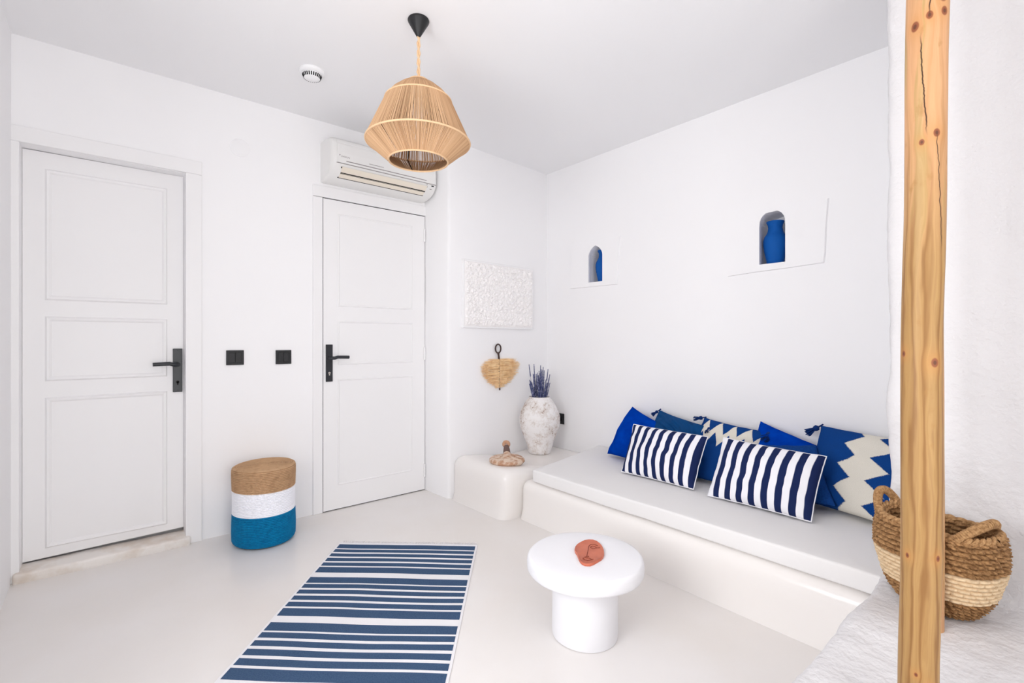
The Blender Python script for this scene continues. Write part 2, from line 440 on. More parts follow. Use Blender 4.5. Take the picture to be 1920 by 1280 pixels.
# ---------------------------------------------------------------- doors
LEAF1 = 3.278
def casing(name, boxes):
    mb = MB()
    for a, b in boxes: mb.add(*box(a, b))
    return bevel(struct(mb.build(name, M['door'], smooth=False)), .004)
casing('trim_3', [((-.352, 3.186, 0), (-.322, 3.21, 2.05)), ((.322, 3.186, 0), (.398, 3.21, 2.05)), ((-.352, 3.186, 2.05), (.398, 3.21, 2.125))])
casing('trim_4', [((1.003, 3.19, 0), (1.064, 3.21, 2.052)), ((1.003, 3.19, 2.056), (1.825, 3.21, 2.129))])
def moulding(x0, x1, z0, z1, y, wd=.024, t=.008):
    V = []; F = []
    prof = [(0, 0), (.3, 1.0), (.7, .75), (1, 0)]
    for (s, h) in prof:
        d = wd*s
        V += [(x0+d, y-h*t, z0+d), (x1-d, y-h*t, z0+d), (x1-d, y-h*t, z1-d), (x0+d, y-h*t, z1-d)]
    for i in range(3):
        for k in range(4): F.append((i*4+k, i*4+(k+1) % 4, (i+1)*4+(k+1) % 4, (i+1)*4+k))
    return V, F
def lever(parent, px, pz, y, side, klabel):
    """backplate with a cranked lever pointing to side (-1 left, +1 right)"""
    hd = bevel(obj('door_handle', *box((px-.022, y-.009, pz-.155), (px+.022, y, pz+.088)), M['black_metal'], parent, smooth=False), .002)
    zc = pz
    pts = [(px, y, zc), (px, y-.035, zc), (px+side*.004, y-.047, zc), (px+side*.02, y-.052, zc), (px+side*.04, y-.050, zc+.006), (px+side*.115, y-.050, zc+.004)]
    obj('lever', *tube(pts, [.012, .011, .011, .011, .0105, .0105], 12), M['black_metal'], hd)
    kz = zc-.098
    v, f = lathe([(.0075, 0), (.0075, .0025)], 16); v = [(px+a, y-.009-c, kz+b) for a, b, c in v]
    k = MB(); k.add(v, f); k.add(*box((px-.0035, y-.0115, kz-.016), (px+.0035, y-.009, kz)))
    obj('keyhole', k.v, k.f, M[klabel], hd, smooth=False)
    for dz in (-.145, .078):
        v, f = lathe([(.003, 0), (.0025, .0015)], 10); v = [(px+a, y-.009-c, zc+dz+b) for a, b, c in v]
        obj('screw', v, f, M['black'], hd)
lv, lf = box((-.321, LEAF1, .059), (.321, LEAF1+.04, 2.046)); lv = [(x, y, z+(.012 if x > 0 and z < 1 else 0)) for x, y, z in lv]
d1 = struct(obj('door_1', lv, lf, M['door'], smooth=False))
for z0, z1 in ((1.322, 1.966), (.924, 1.243), (.106, .845)):
    obj('panel_moulding', *moulding(-.243, .246, z0, z1, LEAF1), M['door'], d1, smooth=False)
lever(d1, .293, .990, LEAF1, -1, 'dark')
d2 = struct(obj('door_2', *box((1.069, 3.196, .006), (1.816, 3.204, 2.050)), M['door'], smooth=False))
struct(obj('door_3', *box((1.062, 3.2045, .0), (1.82, 3.2062, 2.056)), M['dark'], smooth=False)); bpy.data.objects['door_3'].name = 'trim_5'
for z0, z1 in ((1.348, 1.963), (.961, 1.252), (.162, .865)):
    obj('panel_moulding', *moulding(1.163, 1.715, z0, z1, 3.196, .012, .005), M['door'], d2, smooth=False)
lever(d2, 1.105, 1.008, 3.196, 1, 'silver')
for z in (1.91, 1.025, .15):
    v, f = lathe([(.007, 0), (.007, .095)], 12); v = [(1.812+a, 3.19+b, z-.048+c) for a, b, c in v]
    obj('hinge', v, f, M['door'], d2)
# marble threshold
th = tag(obj('marble_threshold', *rbox((-.345, 3.165, -.01), (.345, 3.30, .052), .014, .03,
        lambda p: Vector((p.x, p.y+.006*nz(p, 9), p.z+.002*nz(p, 14)-(.006 if p.y < 3.185 else 0)))), M['marble']),
        'worn marble threshold step with brown stains under the left door', 'threshold')
# ---------------------------------------------------------------- masonry bench
def bwarp(p):
    q = Vector(p); q.x += .006*nz(p, 1.6, 2); q.y += .004*nz(p, 1.9, 4); q.z += .003*nz(p, 2.1)
    if q.z < .05: q.x -= (.05-q.z)*.35*(1 if q.x < 2.3 else 0)
    return q
tag(obj('masonry_bench', *rbox((2.0, .445, -.06), (2.893, 2.325, .240), .062, .05, bwarp), M['bench']),
    'glossy cream masonry bench base built along the right wall under the seat mattress', 'bench')
def kwarp(p):
    q = bwarp(p); x = min(max((p.x-1.95)/.5, 0), 1); s = x*x*(3-2*x)
    if p.z > .15: q.z -= .062*s*min(1, (p.z-.15)/.12)
    q.x += -.02*(q.y-2.6)/.6 if q.x < 2.2 else 0
    q.y += .0882*(q.x-1.87)*(q.y-2.322)/.592
    return q
tag(obj('masonry_plinth', *rbox((1.875, 2.322, -.07), (2.893, 2.914, .302), .07, .04, kwarp), M['bench']),
    'glossy cream rounded corner plinth at the left end of the bench, carrying the whitewashed vase', 'plinth')
def mwarp(p):
    q = Vector(p); t = min(max((p.y-1.6)/.62, 0), 1)
    q.y += t*max(0, (p.x-2.02))*.215
    q.z += .003*nz(p, 2.5)+.0025*nz(p, 7)
    return q
tag(obj('seat_mattress', *rbox((2.022, .45, .243), (2.885, 2.222, .318), .011, .04, mwarp), M['seat']),
    'long thin off-white seat mattress lying on the cream masonry bench', 'mattress')

# ---------------------------------------------------------------- wall fittings
def switch(x0, x1, z0, z1, label, kind):
    y = DW
    t = thing(kind, label, 'switch' if kind == 'light_switch' else 'socket', ((x0+x1)/2, y, (z0+z1)/2), )
    bevel(obj('face_plate', *box((x0, y-.009, z0), (x1, y, z1)), M['black'], t, smooth=False), .002)
    w_ = (x1-x0)
    for k in range(2):
        a = x0+w_*(.14+.37*k); bevel(obj('rocker', *box((a, y-.013, z0+.013), (a+w_*.35, y-.008, z1-.013)), M['black'], t, smooth=False), .002)
    return t
switch(.518, .609, .980, 1.066, 'black square double light switch on the white wall nearer the left door', 'light_switch')
switch(.783, .873, .977, 1.063, 'black square double light switch on the white wall nearer the second door', 'light_switch')
sk = thing('wall_socket', 'black wall socket on the right wall half hidden behind the whitewashed vase', 'socket', (RX, 2.83, .47))
bevel(obj('face_plate', *box((RX-.009, 2.788, .425), (RX+.002, 2.873, .512)), M['black'], sk, smooth=False), .002)
obj('socket_rim', *[([(RX-.009-c, 2.83+a, .468+b) for a, b, c in lathe([(.026, 0), (.026, .003), (.021, .003), (.020, -.0)], 24)[0]]), lathe([(.026, 0), (.026, .003), (.021, .003), (.020, 0)], 24)[1]], M['black'], sk)
v, f = lathe([(.052, 0), (.052, .004), (.047, .008), (.01, .009)], 40)
tag(obj('junction_cover', [(.589+a, DW-c, 2.257+b) for a, b, c in v], f, M['wall']),
    'round white junction box cover high on the wall between the two doors', 'wall cover')
# smoke detector
cx, cy = .574*1.0, 2.46
t = 2.55; u_ = (585-960)/903; cx = t*(.641+u_*.767); cy = t*(.767-u_*.641)
sd = thing('smoke_detector', 'round white smoke detector with dark slots on the ceiling left of the pendant lamp', 'smoke detector', (cx, cy, H))
obj('detector_base', *lathe([(.062, 0), (.062, -.012), (.056, -.018), (.05, -.020)], 40, (cx, cy, H)), M['plastic2'], sd)
obj('detector_dome', *lathe([(.047, -.019), (.047, -.024), (.040, -.040), (.024, -.046), (.001, -.047)], 40, (cx, cy, H)), M['plastic2'], sd)
sl = MB()
for k in range(26):
    a = 2*PI*k/26; R = Matrix.Rotation(a, 3, 'Z')
    for_ = [R @ Vector(p)+Vector((cx, cy, H)) for p in ((.0475, -.0028, -.0245), (.0475, .0028, -.0245), (.0405, .0026, -.0398), (.0405, -.0026, -.0398), (.0490, -.0028, -.0250), (.0490, .0028, -.0250), (.0420, .0026, -.0408), (.0420, -.0026, -.0408))]
    sl.add(for_, [(4, 5, 6, 7), (0, 3, 2, 1), (0, 1, 5, 4), (1, 2, 6, 5), (2, 3, 7, 6), (3, 0, 4, 7)])
sl.build('detector_slots', M['dark'], sd, smooth=False)

# air conditioner
AX0, AX1 = 1.054, 1.806
prof = [(0, 2.415), (.10, 2.412), (.165, 2.400), (.192, 2.380), (.203, 2.35), (.207, 2.30), (.205, 2.232), (.198, 2.215), (.182, 2.193), (.155, 2.174), (.12, 2.160), (.07, 2.150), (0, 2.147)]
ac = thing('air_conditioner', 'white split air conditioner mounted above the second door', 'air conditioner', ((AX0+AX1)/2, DW, 2.28))
def extr(prof, xs, ins=None):
    V = []; F = []; n = len(prof)
    for i, x in enumerate(xs):
        s = ins[i] if ins else 1
        for d, z in prof: V.append((x, DW-d*s, 2.28+(z-2.28)*(1-(1-s)*.6)))
    for i in range(len(xs)-1):
        for k in range(n-1): F.append((i*n+k, i*n+k+1, (i+1)*n+k+1, (i+1)*n+k))
    F.append(tuple(range(n))); F.append(tuple((len(xs)-1)*n+k for k in range(n))[::-1])
    return V, F
obj('casing', *extr(prof, [AX0, AX0+.004, AX0+.014, AX0+.03, AX1-.022, AX1-.01, AX1-.003, AX1], [.88, .94, .985, 1, 1, .985, .95, .9]), M['plastic'], ac)
fp = [(.0, 2.395), (.196, 2.380), (.209, 2.35), (.2125, 2.30), (.2105, 2.235), (.0, 2.235)]
pn = obj('front_panel', *extr(fp, [AX0+.035, AX0+.038, AX1-.018, AX1-.015], [.985, 1, 1, .985]), M['plastic'], ac, smooth=False)
def groove(x0, x1, d0, z0, d1, z1, name='seam', parent=pn, m='dark', lift=.0012):
    return obj(name, [(x0, DW-d0-lift, z0), (x1, DW-d0-lift, z0), (x1, DW-d1-lift, z1), (x0, DW-d1-lift, z1), (x0, DW-d0+.002, z0), (x1, DW-d0+.002, z0), (x1, DW-d1+.002, z1), (x0, DW-d1+.002, z1)],
               [(0, 1, 2, 3), (4, 7, 6, 5), (0, 4, 5, 1), (2, 6, 7, 3), (1, 5, 6, 2), (0, 3, 7, 4)], M[m], parent, smooth=False)
M['grey'] = mat('grey_seam', (.33, .30, .30), .7, .2)
groove(AX0+.03, AX1-.01, .2045, 2.234, .204, 2.2315, m='grey', parent=ac, lift=.0035)
groove(AX0+.09, AX1-.09, .2118, 2.252, .2116, 2.2475, m='grey')
groove(AX0+.24, AX0+.34, .2122, 2.269, .2121, 2.2665, m='grey')
groove(AX0+.045, AX1-.02, .2035, 2.364, .2045, 2.3615, m='plastic2')
# louvre opening and its two cream flaps on the curved underside
groove(AX0+.062, AX1-.075, .1985, 2.2135, .128, 2.1625, name='air_outlet', parent=ac, m='dark', lift=.003)
for (d0, z0, d1, z1) in ((.1985, 2.213, .169, 2.186), (.1625, 2.1815, .131, 2.1640)):
    groove(AX0+.068, AX1-.079, d0, z0, d1, z1, name='louver', parent=ac, m='louver', lift=.0065)
groove(AX0+.068, AX1-.079, .172, 2.189, .159, 2.179, name='flap_gap', parent=ac, m='dark', lift=.0063)
groove(AX1-.045, AX1-.027, .2035, 2.226, .2005, 2.219, name='display', parent=ac, m='black')
groove(AX1-.083, AX1-.078, .2035, 2.227, .2015, 2.222, name='indicator', parent=ac, m='grey')
groove(AX1-.052, AX1-.037, .191, 2.204, .188, 2.200, name='indicator', parent=ac, m='grey')
cu = bpy.data.curves.new('txt', 'FONT'); cu.body = 'DAIKIN'; cu.size = .017; cu.extrude = .0004; cu.shear = .15
to = bpy.data.objects.new('txt', cu); COL.objects.link(to)
me = bpy.data.meshes.new_from_object(to.evaluated_get(bpy.context.evaluated_depsgraph_get()))
tv = [(AX0+.055+v.co.x, DW-.2115-v.co.z, 2.270+v.co.y) for v in me.vertices]; tf = [tuple(p.vertices) for p in me.polygons]
n = len(tv); tv += [(AX0+.044, DW-.2125, 2.284), (AX0+.053, DW-.2125, 2.284), (AX0+.0485, DW-.2125, 2.274)]; tf.append((n, n+1, n+2))
bpy.data.objects.remove(to); bpy.data.curves.remove(cu)
obj('lettering', tv, tf, M['grey'], pn, smooth=False)

# ---------------------------------------------------------------- pendant lamp
LX, LY = 1.055, 1.911
lamp = thing('pendant_lamp', 'jute string pendant lamp hanging from the ceiling on a twisted rope', 'lamp', (LX, LY, H))
obj('ceiling_canopy', *lathe([(.046, 0), (.0475, -.004), (.046, -.009), (.010, -.072), (.007, -.076)], 48, (LX, LY, H)), M['black'], lamp)
rope = MB()
for ph in (0, PI):
    rope.add(*tube([(LX+.0042*math.cos(ph+k*.2), LY+.0042*math.sin(ph+k*.2), 2.477-k*.0026) for k in range(80)], [.0042+.0008*math.sin(k*.7+ph) for k in range(80)], 7))
rope.build('twisted_rope', M['jute_light'], lamp)
RG = [(.040, 2.275), (.145, 2.187), (.228, 2.004), (.130, 1.922)]
sh = MB(); NS = 330
for s in range(3):
    (r0, z0), (r1, z1) = RG[s], RG[s+1]
    for k in range(NS):
        a0 = 2*PI*(k+.3*random.random())/NS; a1 = a0+random.uniform(-.25, .25)*2*PI/NS
        if random.random() < .012: continue
        rr = .0016*random.uniform(.85, 1.15)
        nseg = 3 if s == 0 else 2
        pts = []
        for i in range(nseg+1):
            q = i/nseg; bul = .008*math.sin(PI*q) if s == 0 else 0
            a = a0+(a1-a0)*q; r = r0+(r1-r0)*q+bul; pts.append((LX+r*math.cos(a), LY+r*math.sin(a), z0+(z1-z0)*q+bul*.6))
        sh.add(*tube(pts, rr, 4, False), random.choice((0, 0, 0, 1, 1, 2)))
        if s > 0 and k % 3 == 0:   # second inner layer of string
            a0 += PI/NS; r0i, r1i = r0-.004, r1-.004
            sh.add(*tube([(LX+r0i*math.cos(a0), LY+r0i*math.sin(a0), z0), (LX+r1i*math.cos(a0), LY+r1i*math.sin(a0), z1)], .0016, 4, False))
shade = sh.build('string_shade', [M['jute'], M['jute_b'], M['jute_c']], lamp)
for i, (r, z) in enumerate(RG):
    obj('wrapped_hoop', *tube([(LX+r*math.cos(2*PI*k/72), LY+r*math.sin(2*PI*k/72), z) for k in range(73)], .0042 if i else .006, 8, False), M['jute_light'], lamp)
obj('top_disc', *lathe([(.041, -.003), (.041, .002), (.008, .006)], 32, (LX, LY, 2.275)), M['jute_light'], lamp)
for k in range(6):
    a = 2*PI*k/6+.25
    obj('frame_rib', *tube([(LX+(r-.004)*math.cos(a), LY+(r-.004)*math.sin(a), z) for r, z in RG], .002, 6), M['dark'], lamp)
obj('lamp_holder', *lathe([(.019, 2.275), (.019, 2.215), (.021, 2.21), (.021, 2.20)], 24, (LX, LY, 0)), M['black'], lamp)
obj('bulb', *lathe([(.013, 2.200), (.016, 2.185), (.028, 2.160), (.030, 2.140), (.024, 2.118), (.008, 2.108)], 24, (LX, LY, 0)), M['plastic2'], lamp)

# ---------------------------------------------------------------- wall decorations
def PW(x, off): return 2.907+.0882*(x-1.84)-off
# relief canvas
x0, x1, z0, z1 = 1.955, 2.70, 1.213, 1.712
cv = thing('relief_canvas', 'white square canvas covered in crusty white plaster relief on the back wall', 'wall art', ((x0+x1)/2, PW(2.33, 0), (z0+z1)/2))
mb = MB()
mb.add(*rbox((x0, 0, z0), (x1, .028, z1), .004, .2, lambda p: Vector((p.x, PW(p.x, .030)+p.y*1.0, p.z))))
mb.build('canvas', M['wall'], cv, smooth=False)
N = 190; NZ = 130
V = []; F = []
for j in range(NZ+1):
    for i in range(N+1):
        u, v_ = i/N, j/NZ
        x = x0+.012+(x1-x0-.024)*u; z = z0+.012+(z1-z0-.024)*v_
        p = Vector((x, 0, z))
        c = noise.voronoi(Vector((x*27+noise.noise(p*30)*.9, 1, z*27+noise.noise(p*28+Vector((5, 0, 0)))*.9)))[0]
        d = .014*min(1, (c[1]-c[0])*2.2)*(.55+.9*noise.noise(p*45+Vector((9, 0, 0))))+.012*abs(noise.noise(p*30))+.007*noise.noise(p*90)+.004
        e = min(u, 1-u, v_, 1-v_); d *= min(1, e/.03)
        V.append((x, PW(x, .031+max(d, 0)), z))
for j in range(NZ):
    for i in range(N): a = j*(N+1)+i; F.append((a, a+1, a+N+2, a+N+1))
obj('plaster_relief', V, F, mat('crusty_white_plaster', (.91, .89, .885), .85, .15, (90, .3, .003)), cv)
# palm fibre hand broom
hb = thing('palm_hand_broom', 'round palm fibre hand broom with iron ring hanging under the relief canvas', 'broom', (2.31, PW(2.31, .01), 1.06))
yb = lambda x, o=.018: PW(x, o)
obj('hanging_ring', *tube([(2.309+.026*math.cos(2*PI*k/32), yb(2.309), 1.058+.034*math.sin(2*PI*k/32)) for k in range(33)], .0058, 8, False), M['rust'], hb)
obj('spine', *tube([(2.311, yb(2.31), 1.024), (2.314, yb(2.31), 1.005), (2.317, yb(2.31), .985), (2.318, yb(2.32), .96), (2.326, yb(2.32), .735)], [.009, .007, .008, .0055, .0055], 8), M['rust'], hb)
br = MB()
out = [(.985, .04, .05), (.970, .13, .17), (.945, .165, .215), (.92, .180, .222), (.885, .172, .20), (.85, .155, .175), (.815, .125, .145), (.78, .075, .09), (.755, .03, .035)]
def ext(z, s):
    for i in range(len(out)-1):
        if out[i][0] >= z >= out[i+1][0]:
            q = (out[i][0]-z)/(out[i][0]-out[i+1][0]); return out[i][s]+(out[i+1][s]-out[i][s])*q
    return .03
for k in range(620):
    z = random.uniform(.757, .978); s = k % 2; L = ext(z, 1+s)*random.uniform(.78, 1.10); sg = -1 if s == 0 else 1
    xs = 2.318+(.97-z)*.03; droop = random.uniform(-.016, .012)+(.875-z)*.05; yo = random.uniform(.006, .026)
    br.add(*tube([(xs, yb(xs, yo), z), (xs+sg*L*.5, yb(xs+sg*L*.5, yo), z+droop*.4), (xs+sg*L, yb(xs+sg*L, yo*random.uniform(.5, 1.2)+.004), z+droop)], [.0017, .0015, .0007], 4, False))
b_ = br.build('palm_bristles', M['palm'], hb); b_['kind'] = 'stuff'
st = MB()
for k in range(22):
    z = .965-k*.0098; x = 2.318+(.97-z)*.03
    st.add(*tube([(x-.008, yb(x, .014), z-.004), (x, yb(x, .029), z), (x+.008, yb(x, .014), z+.004)], .0022, 5))
st.build('stitching', M['jute_light'], hb)

# ---------------------------------------------------------------- things on the plinth
# clay vase with lavender
VX, VY, VZ = 2.593, 2.765, .241
vs = thing('whitewashed_vase', 'tall whitewashed clay vase with worn brown patches on the corner plinth', 'vase', (VX, VY, VZ))
vp = [(.02, .0), (.084, .001), (.090, .010), (.096, .04), (.108, .09), (.128, .14), (.149, .195), (.159, .24), (.158, .285), (.148, .325), (.130, .365), (.107, .402), (.090, .424), (.083, .434), (.084, .440), (.076, .440), (.070, .425), (.09, .37), (.09, .2), (.01, .19)]
def fine_prof(p, k=4):
    o = []
    for i in range(len(p)-1):
        for j in range(k): q = j/k; o.append((p[i][0]+(p[i+1][0]-p[i][0])*q, p[i][1]+(p[i+1][1]-p[i][1])*q))
    o.append(p[-1]); return o
v, f = lathe(fine_prof(vp), 72, (VX, VY, VZ))
v = [Vector(p)+Vector((p[0]-VX, p[1]-VY, 0)).normalized()*(.003*nz(p, 22)+.003*nz(p, 8)) for p in v]
obj('vase_body', v, f, M['whitewash'], vs)
for k in range(80):
    a = random.random()*2*PI; r = .058*math.sqrt(random.random())
    bx_, by_ = VX+r*math.cos(a), VY+r*math.sin(a); tilt = r/.058
    hgt = random.uniform(.10, .185) if k > 12 else random.uniform(.17, .26)
    if k > 40: hgt = random.uniform(.06, .12)
    tx, ty = bx_+math.cos(a)*tilt*.035*random.uniform(.3, 1.3), by_+math.sin(a)*tilt*.035*random.uniform(.3, 1.3)
    zb = VZ+.40; zt = VZ+.44+hgt
    mbs = MB(); P0 = Vector((bx_-.2*(tx-bx_), by_-.2*(ty-by_), zb)); P1 = Vector((tx, ty, zt))
    mbs.add(*tube([P0, P1], .0011, 5))
    ln = random.uniform(.07, .12); nb = 9
    pts = [P1-(P1-P0).normalized()*ln*(1-i/(nb*2)) for i in range(nb*2+1)]
    mbs.add(*tube(pts, [(.0030+.0034*(i % 2))*(1-.45*i/(nb*2)) for i in range(nb*2+1)], 6))
    o = mbs.build('lavender_sprig', M['lavender'])
    tag(o, 'one dark blue dried lavender sprig of the bunch standing in the whitewashed vase', 'lavender', 'dried lavender sprigs in the vase')
# old wooden paddle
pd = thing('wooden_paddle', 'old limed round wooden paddle with eyelet handle lying on the corner plinth', 'wooden object', (2.06, 2.515, .29))
PX, PY, PZ = 2.06, 2.515, .293
dp = [(.01, .0), (.085, .0), (.108, .006), (.119, .018), (.119, .030), (.108, .040), (.088, .043), (.084, .0455), (.070, .045), (.066, .0475), (.052, .047), (.048, .050), (.030, .052), (.004, .054)]
v, f = lathe(fine_prof(dp, 2), 56, (0, 0, 0))
v = [Vector((p[0]*(1+.05*nz(p, 9)), p[1]*1.02, p[2]+.003*nz(p, 18))) for p in v]
obj('round_head', [Vector((PX, PY, PZ))+q for q in v], f, M['old_wood'], pd)
bd = Vector((.60, .80, 0)).normalized()
c0 = Vector((PX, PY, PZ+.045))
obj('neck', *tube([c0-bd*.015+Vector((0, 0, -.026)), c0+bd*.03+Vector((0, 0, -.008)), c0+bd*.085+Vector((0, 0, .006))], [.048, .032, .022], 20), M['old_wood'], pd)
obj('dark_collar', *tube([c0+bd*.07+Vector((0, 0, .008)), c0+bd*.09+Vector((0, 0, .022)), c0+bd*.135+Vector((0, 0, .036))], [.025, .023, .019], 20), M['dark_wood'], pd)
e = c0+bd*.16+Vector((0, 0, .050))
side = Vector((bd.y, -bd.x, 0)); axn = (Vector((0, 0, 1))*.8+bd*.6).normalized()
obj('eyelet_knob', *tube([e+(side*math.cos(2*PI*k/28)+axn*math.sin(2*PI*k/28))*.0165 for k in range(29)], .0125, 12, False), M['red_wood'], pd)

# ---------------------------------------------------------------- vases in the niches
def niche_vase(x, y, z, label):
    p = [(.010, .0), (.040, .0), (.043, .004), (.050, .04), (.058, .08), (.0625, .115), (.062, .14), (.056, .162), (.049, .172), (.0485, .1735), (.0465, .176), (.040, .192), (.037, .212), (.039, .228), (.045, .240), (.047, .245), (.046, .249), (.040, .249), (.032, .235), (.03, .2), (.05, .14), (.01, .12)]
    return tag(obj('niche_vase', *lathe(fine_prof(p, 2), 56, (x, y, z)), M['vase_blue']), label, 'vase', 'cobalt blue vases in wall niches')
niche_vase(2.968, 2.432, 1.577, 'cobalt blue clay vase in the far left arched wall niche near the corner')
niche_vase(2.966, 1.165, 1.564, 'cobalt blue clay vase in the larger right arched wall niche above the cushions')

# ---------------------------------------------------------------- rope stool
SX, SY = .672, 2.985
def coil(z0, z1, rad, parent, name, m, top=False):
    P = []; n_ = round((z1-z0)/.0088); dz = (z1-z0)/n_
    for i in range(n_):
        for j in range(5):
            q = j/5; P.append((z0+dz*(i+q), .005*math.sin(PI*q)))
    P.append((z1, 0)); prof = []
    for z, b_ in P: prof.append((rad(z)+b_, z))
    if top:
        zt = z1; r = prof[-1][0]-.001
        while r > .012:
            for j in range(1, 5): q = j/4; prof.append((r-.0088*q, zt+.0035*math.sin(PI*q)+.004*(1-r/.16)))
            r -= .0088
        prof.append((.001, zt+.004))
    v, f = lathe(prof, 80, (0, 0, 0), False)
    v = [Vector((SX+p[0]*(1+.01*math.sin(3*math.atan2(p[1], p[0]))), SY+p[1], p[2]+.0012*math.sin(math.atan2(p[1], p[0])*2))) for p in v]
    return obj(name, v, f, m, parent)
rs = lambda z: .1565-.005*max(0, (z-.405)/.019)**2-.022*max(0, (.03-z)/.03)**2+.002*math.sin(z*20)
stool = thing('rope_stool', 'round coiled rope stool in brown, white and teal bands against the wall between the doors', 'stool', (SX, SY, 0))
coil(.004, .172, rs, stool, 'teal_rope_band', M['teal'])
coil(.172, .300, rs, stool, 'white_rope_band', M['cotton'])
coil(.300, .424, rs, stool, 'jute_rope_band', M['jute_rope'], True)
# ---------------------------------------------------------------- rug
A = Vector((.985, 2.655, 0)); WD = Vector((.742, -.670, 0)).normalized(); LD = Vector((-.655, -.756, 0)).normalized()
rugt = thing('striped_rug', 'navy blue flatweave rug with thin white stripes on the floor beside the round table', 'rug', tuple(A))
segs = []; y = .0
segs.append((0, .022, 1))
y = .022
for g in range(5):
    for (d, w_) in ((.055, .0105), (.035, .0155), (.034, .017), (.035, .016), (.036, .013), (.056, .045)):
        if g == 0 and not segs[1:]: d = .050
        segs.append((y, y+d, 0)); y += d
        segs.append((y, y+w_, 1)); y += w_
Wd = .748; NW = 40
mb = MB()
def rp(a, l, z): 
    wob = .0025*math.sin(a*9+l*5)+.002*noise.noise(Vector((a*6, l*7, 0)))
    return A+WD*(a+.002*noise.noise(Vector((0, l*9, 3))))+LD*(l+wob)+Vector((0, 0, z))
for (l0, l1, mi) in segs:
    for i in range(NW):
        a0, a1 = Wd*i/NW, Wd*(i+1)/NW
        mm = mi if 0 < i < NW-1 or mi else mi
        mb.add([rp(a0, l0, .005), rp(a1, l0, .005), rp(a1, l1, .005), rp(a0, l1, .005)], [(0, 3, 2, 1)], mm)
    for a0, s in ((-.010, -1), (Wd, 1)):
        mb.add([rp(a0, l0, .0045), rp(a0+.010, l0, .005), rp(a0+.010, l1, .005), rp(a0, l1, .0045)], [(0, 3, 2, 1)], 1)
        aa = a0 if s < 0 else a0+.010
        q = [rp(aa, l0, 0), rp(aa, l0, .0045), rp(aa, l1, .0045), rp(aa, l1, 0)]; mb.add(q, [(0, 1, 2, 3) if s < 0 else (3, 2, 1, 0)], 1)
mb.add([rp(-.01, 0, 0), rp(Wd+.01, 0, 0), rp(Wd+.01, 0, .005), rp(-.01, 0, .005)], [(0, 1, 2, 3)], 1)
mb.build('woven_field', [M['navy_rug'], M['white_rug']], rugt, smooth=False)
fr = MB()
for k in range(260):
    a = Wd*(k+random.random()*.6)/260
    L = random.uniform(.018, .034); da = random.uniform(-.010, .010)
    fr.add(*tube([rp(a, .002, .004), rp(a+da*.4, -L*.5, .003), rp(a+da, -L, .0018)], .0011, 4, False))
f_ = fr.build('fringe', M['white_rug'], rugt); f_['kind'] = 'stuff'

# ---------------------------------------------------------------- round side table
TX, TY = 1.857*(.641+.1515*.767), 1.857*(.767-.1515*.641)
tb = thing('side_table', 'low round chalk white mushroom shaped side table on the floor in front of the bench', 'table', (TX, TY, 0))
def lump(v, a): return [Vector(p)+Vector((a*nz(p, 7), a*nz(p, 7, 3), a*.5*nz(p, 6, 5))) for p in v]
v, f = lathe(fine_prof([(.118, 0), (.125, .003), (.1265, .02), (.125, .12), (.1235, .25)], 3), 64, (TX, TY, 0))
obj('pedestal', lump(v, .003), f, M['matt_white'], tb)
v, f = lathe([(.05, .246), (.212, .246), (.218, .249), (.2215, .256), (.2225, .268), (.222, .285), (.2195, .2945), (.2145, .300), (.207, .302), (.15, .302), (.1, .302), (.05, .302), (.004, .302)], 80, (TX, TY, 0))
obj('tabletop', lump(v, .003), f, M['matt_white'], tb)
# terracotta face plaque
RT = Vector((.767, -.641, 0)); FW = Vector((.641, .767, 0))
def tp(px, py, z):   # measured outline (in zoomed photo units) taken to metres on the table top
    x = 940+px/4.266; y = 960+py/4.266; t_ = (1.13-.303)*903/(y-636); return FW*t_+RT*((x-960)/903*t_)+Vector((0, 0, z))
ol = [(665, 235), (700, 231), (735, 232), (765, 243), (790, 262), (808, 285), (820, 315), (822, 345), (814, 368), (798, 385), (770, 402), (740, 420), (712, 431), (690, 431), (668, 429), (645, 418), (630, 402), (620, 385), (612, 362), (603, 342), (590, 325), (586, 308), (592, 286), (607, 268), (635, 250), (652, 243)]
pq = thing('face_plaque', 'terracotta clay plaque with incised line drawn face lying on the white table', 'plaque', tuple(tp(705, 330, .302)))
base = [tp(a, b, 0) for a, b in ol]; cen = sum(base, Vector())/len(base)
V = []; rings = [(1.0, .3015), (1.012, .305), (1.0, .3095), (.975, .3115), (.945, .3105), (.90, .3085), (.5, .309), (.08, .309)]
n = len(base)
for s, z in rings:
    for b_ in base: q = cen+(b_-cen)*s; V.append((q.x, q.y, z))
F = [(i*n+k, (i+1)*n+k, (i+1)*n+(k+1) % n, i*n+(k+1) % n) for i in range(len(rings)-1) for k in range(n)]
F.append(tuple((len(rings)-1)*n+k for k in range(n))[::-1]); F.append(tuple(range(n)))
obj('clay_slab', V, F, M['terracotta'], pq)
lines = [[(770, 280), (745, 270), (715, 270), (700, 282), (696, 300), (691, 330), (685, 355), (683, 366)],
         [(668, 368), (675, 372), (683, 368), (690, 372), (698, 368), (692, 362)],
         [(712, 292), (725, 284), (745, 286), (765, 297), (745, 303), (725, 302), (712, 292)], [(765, 297), (790, 295)],
         [(650, 380), (668, 378), (684, 380), (700, 380), (722, 388)], [(655, 384), (668, 394), (690, 399), (712, 395), (735, 388)]]
lm = MB()
for L in lines: lm.add(*tube([tp(a, b, .3092) for a, b in L], .0014, 6))
lm.build('incised_lines', M['clay_line'], pq)

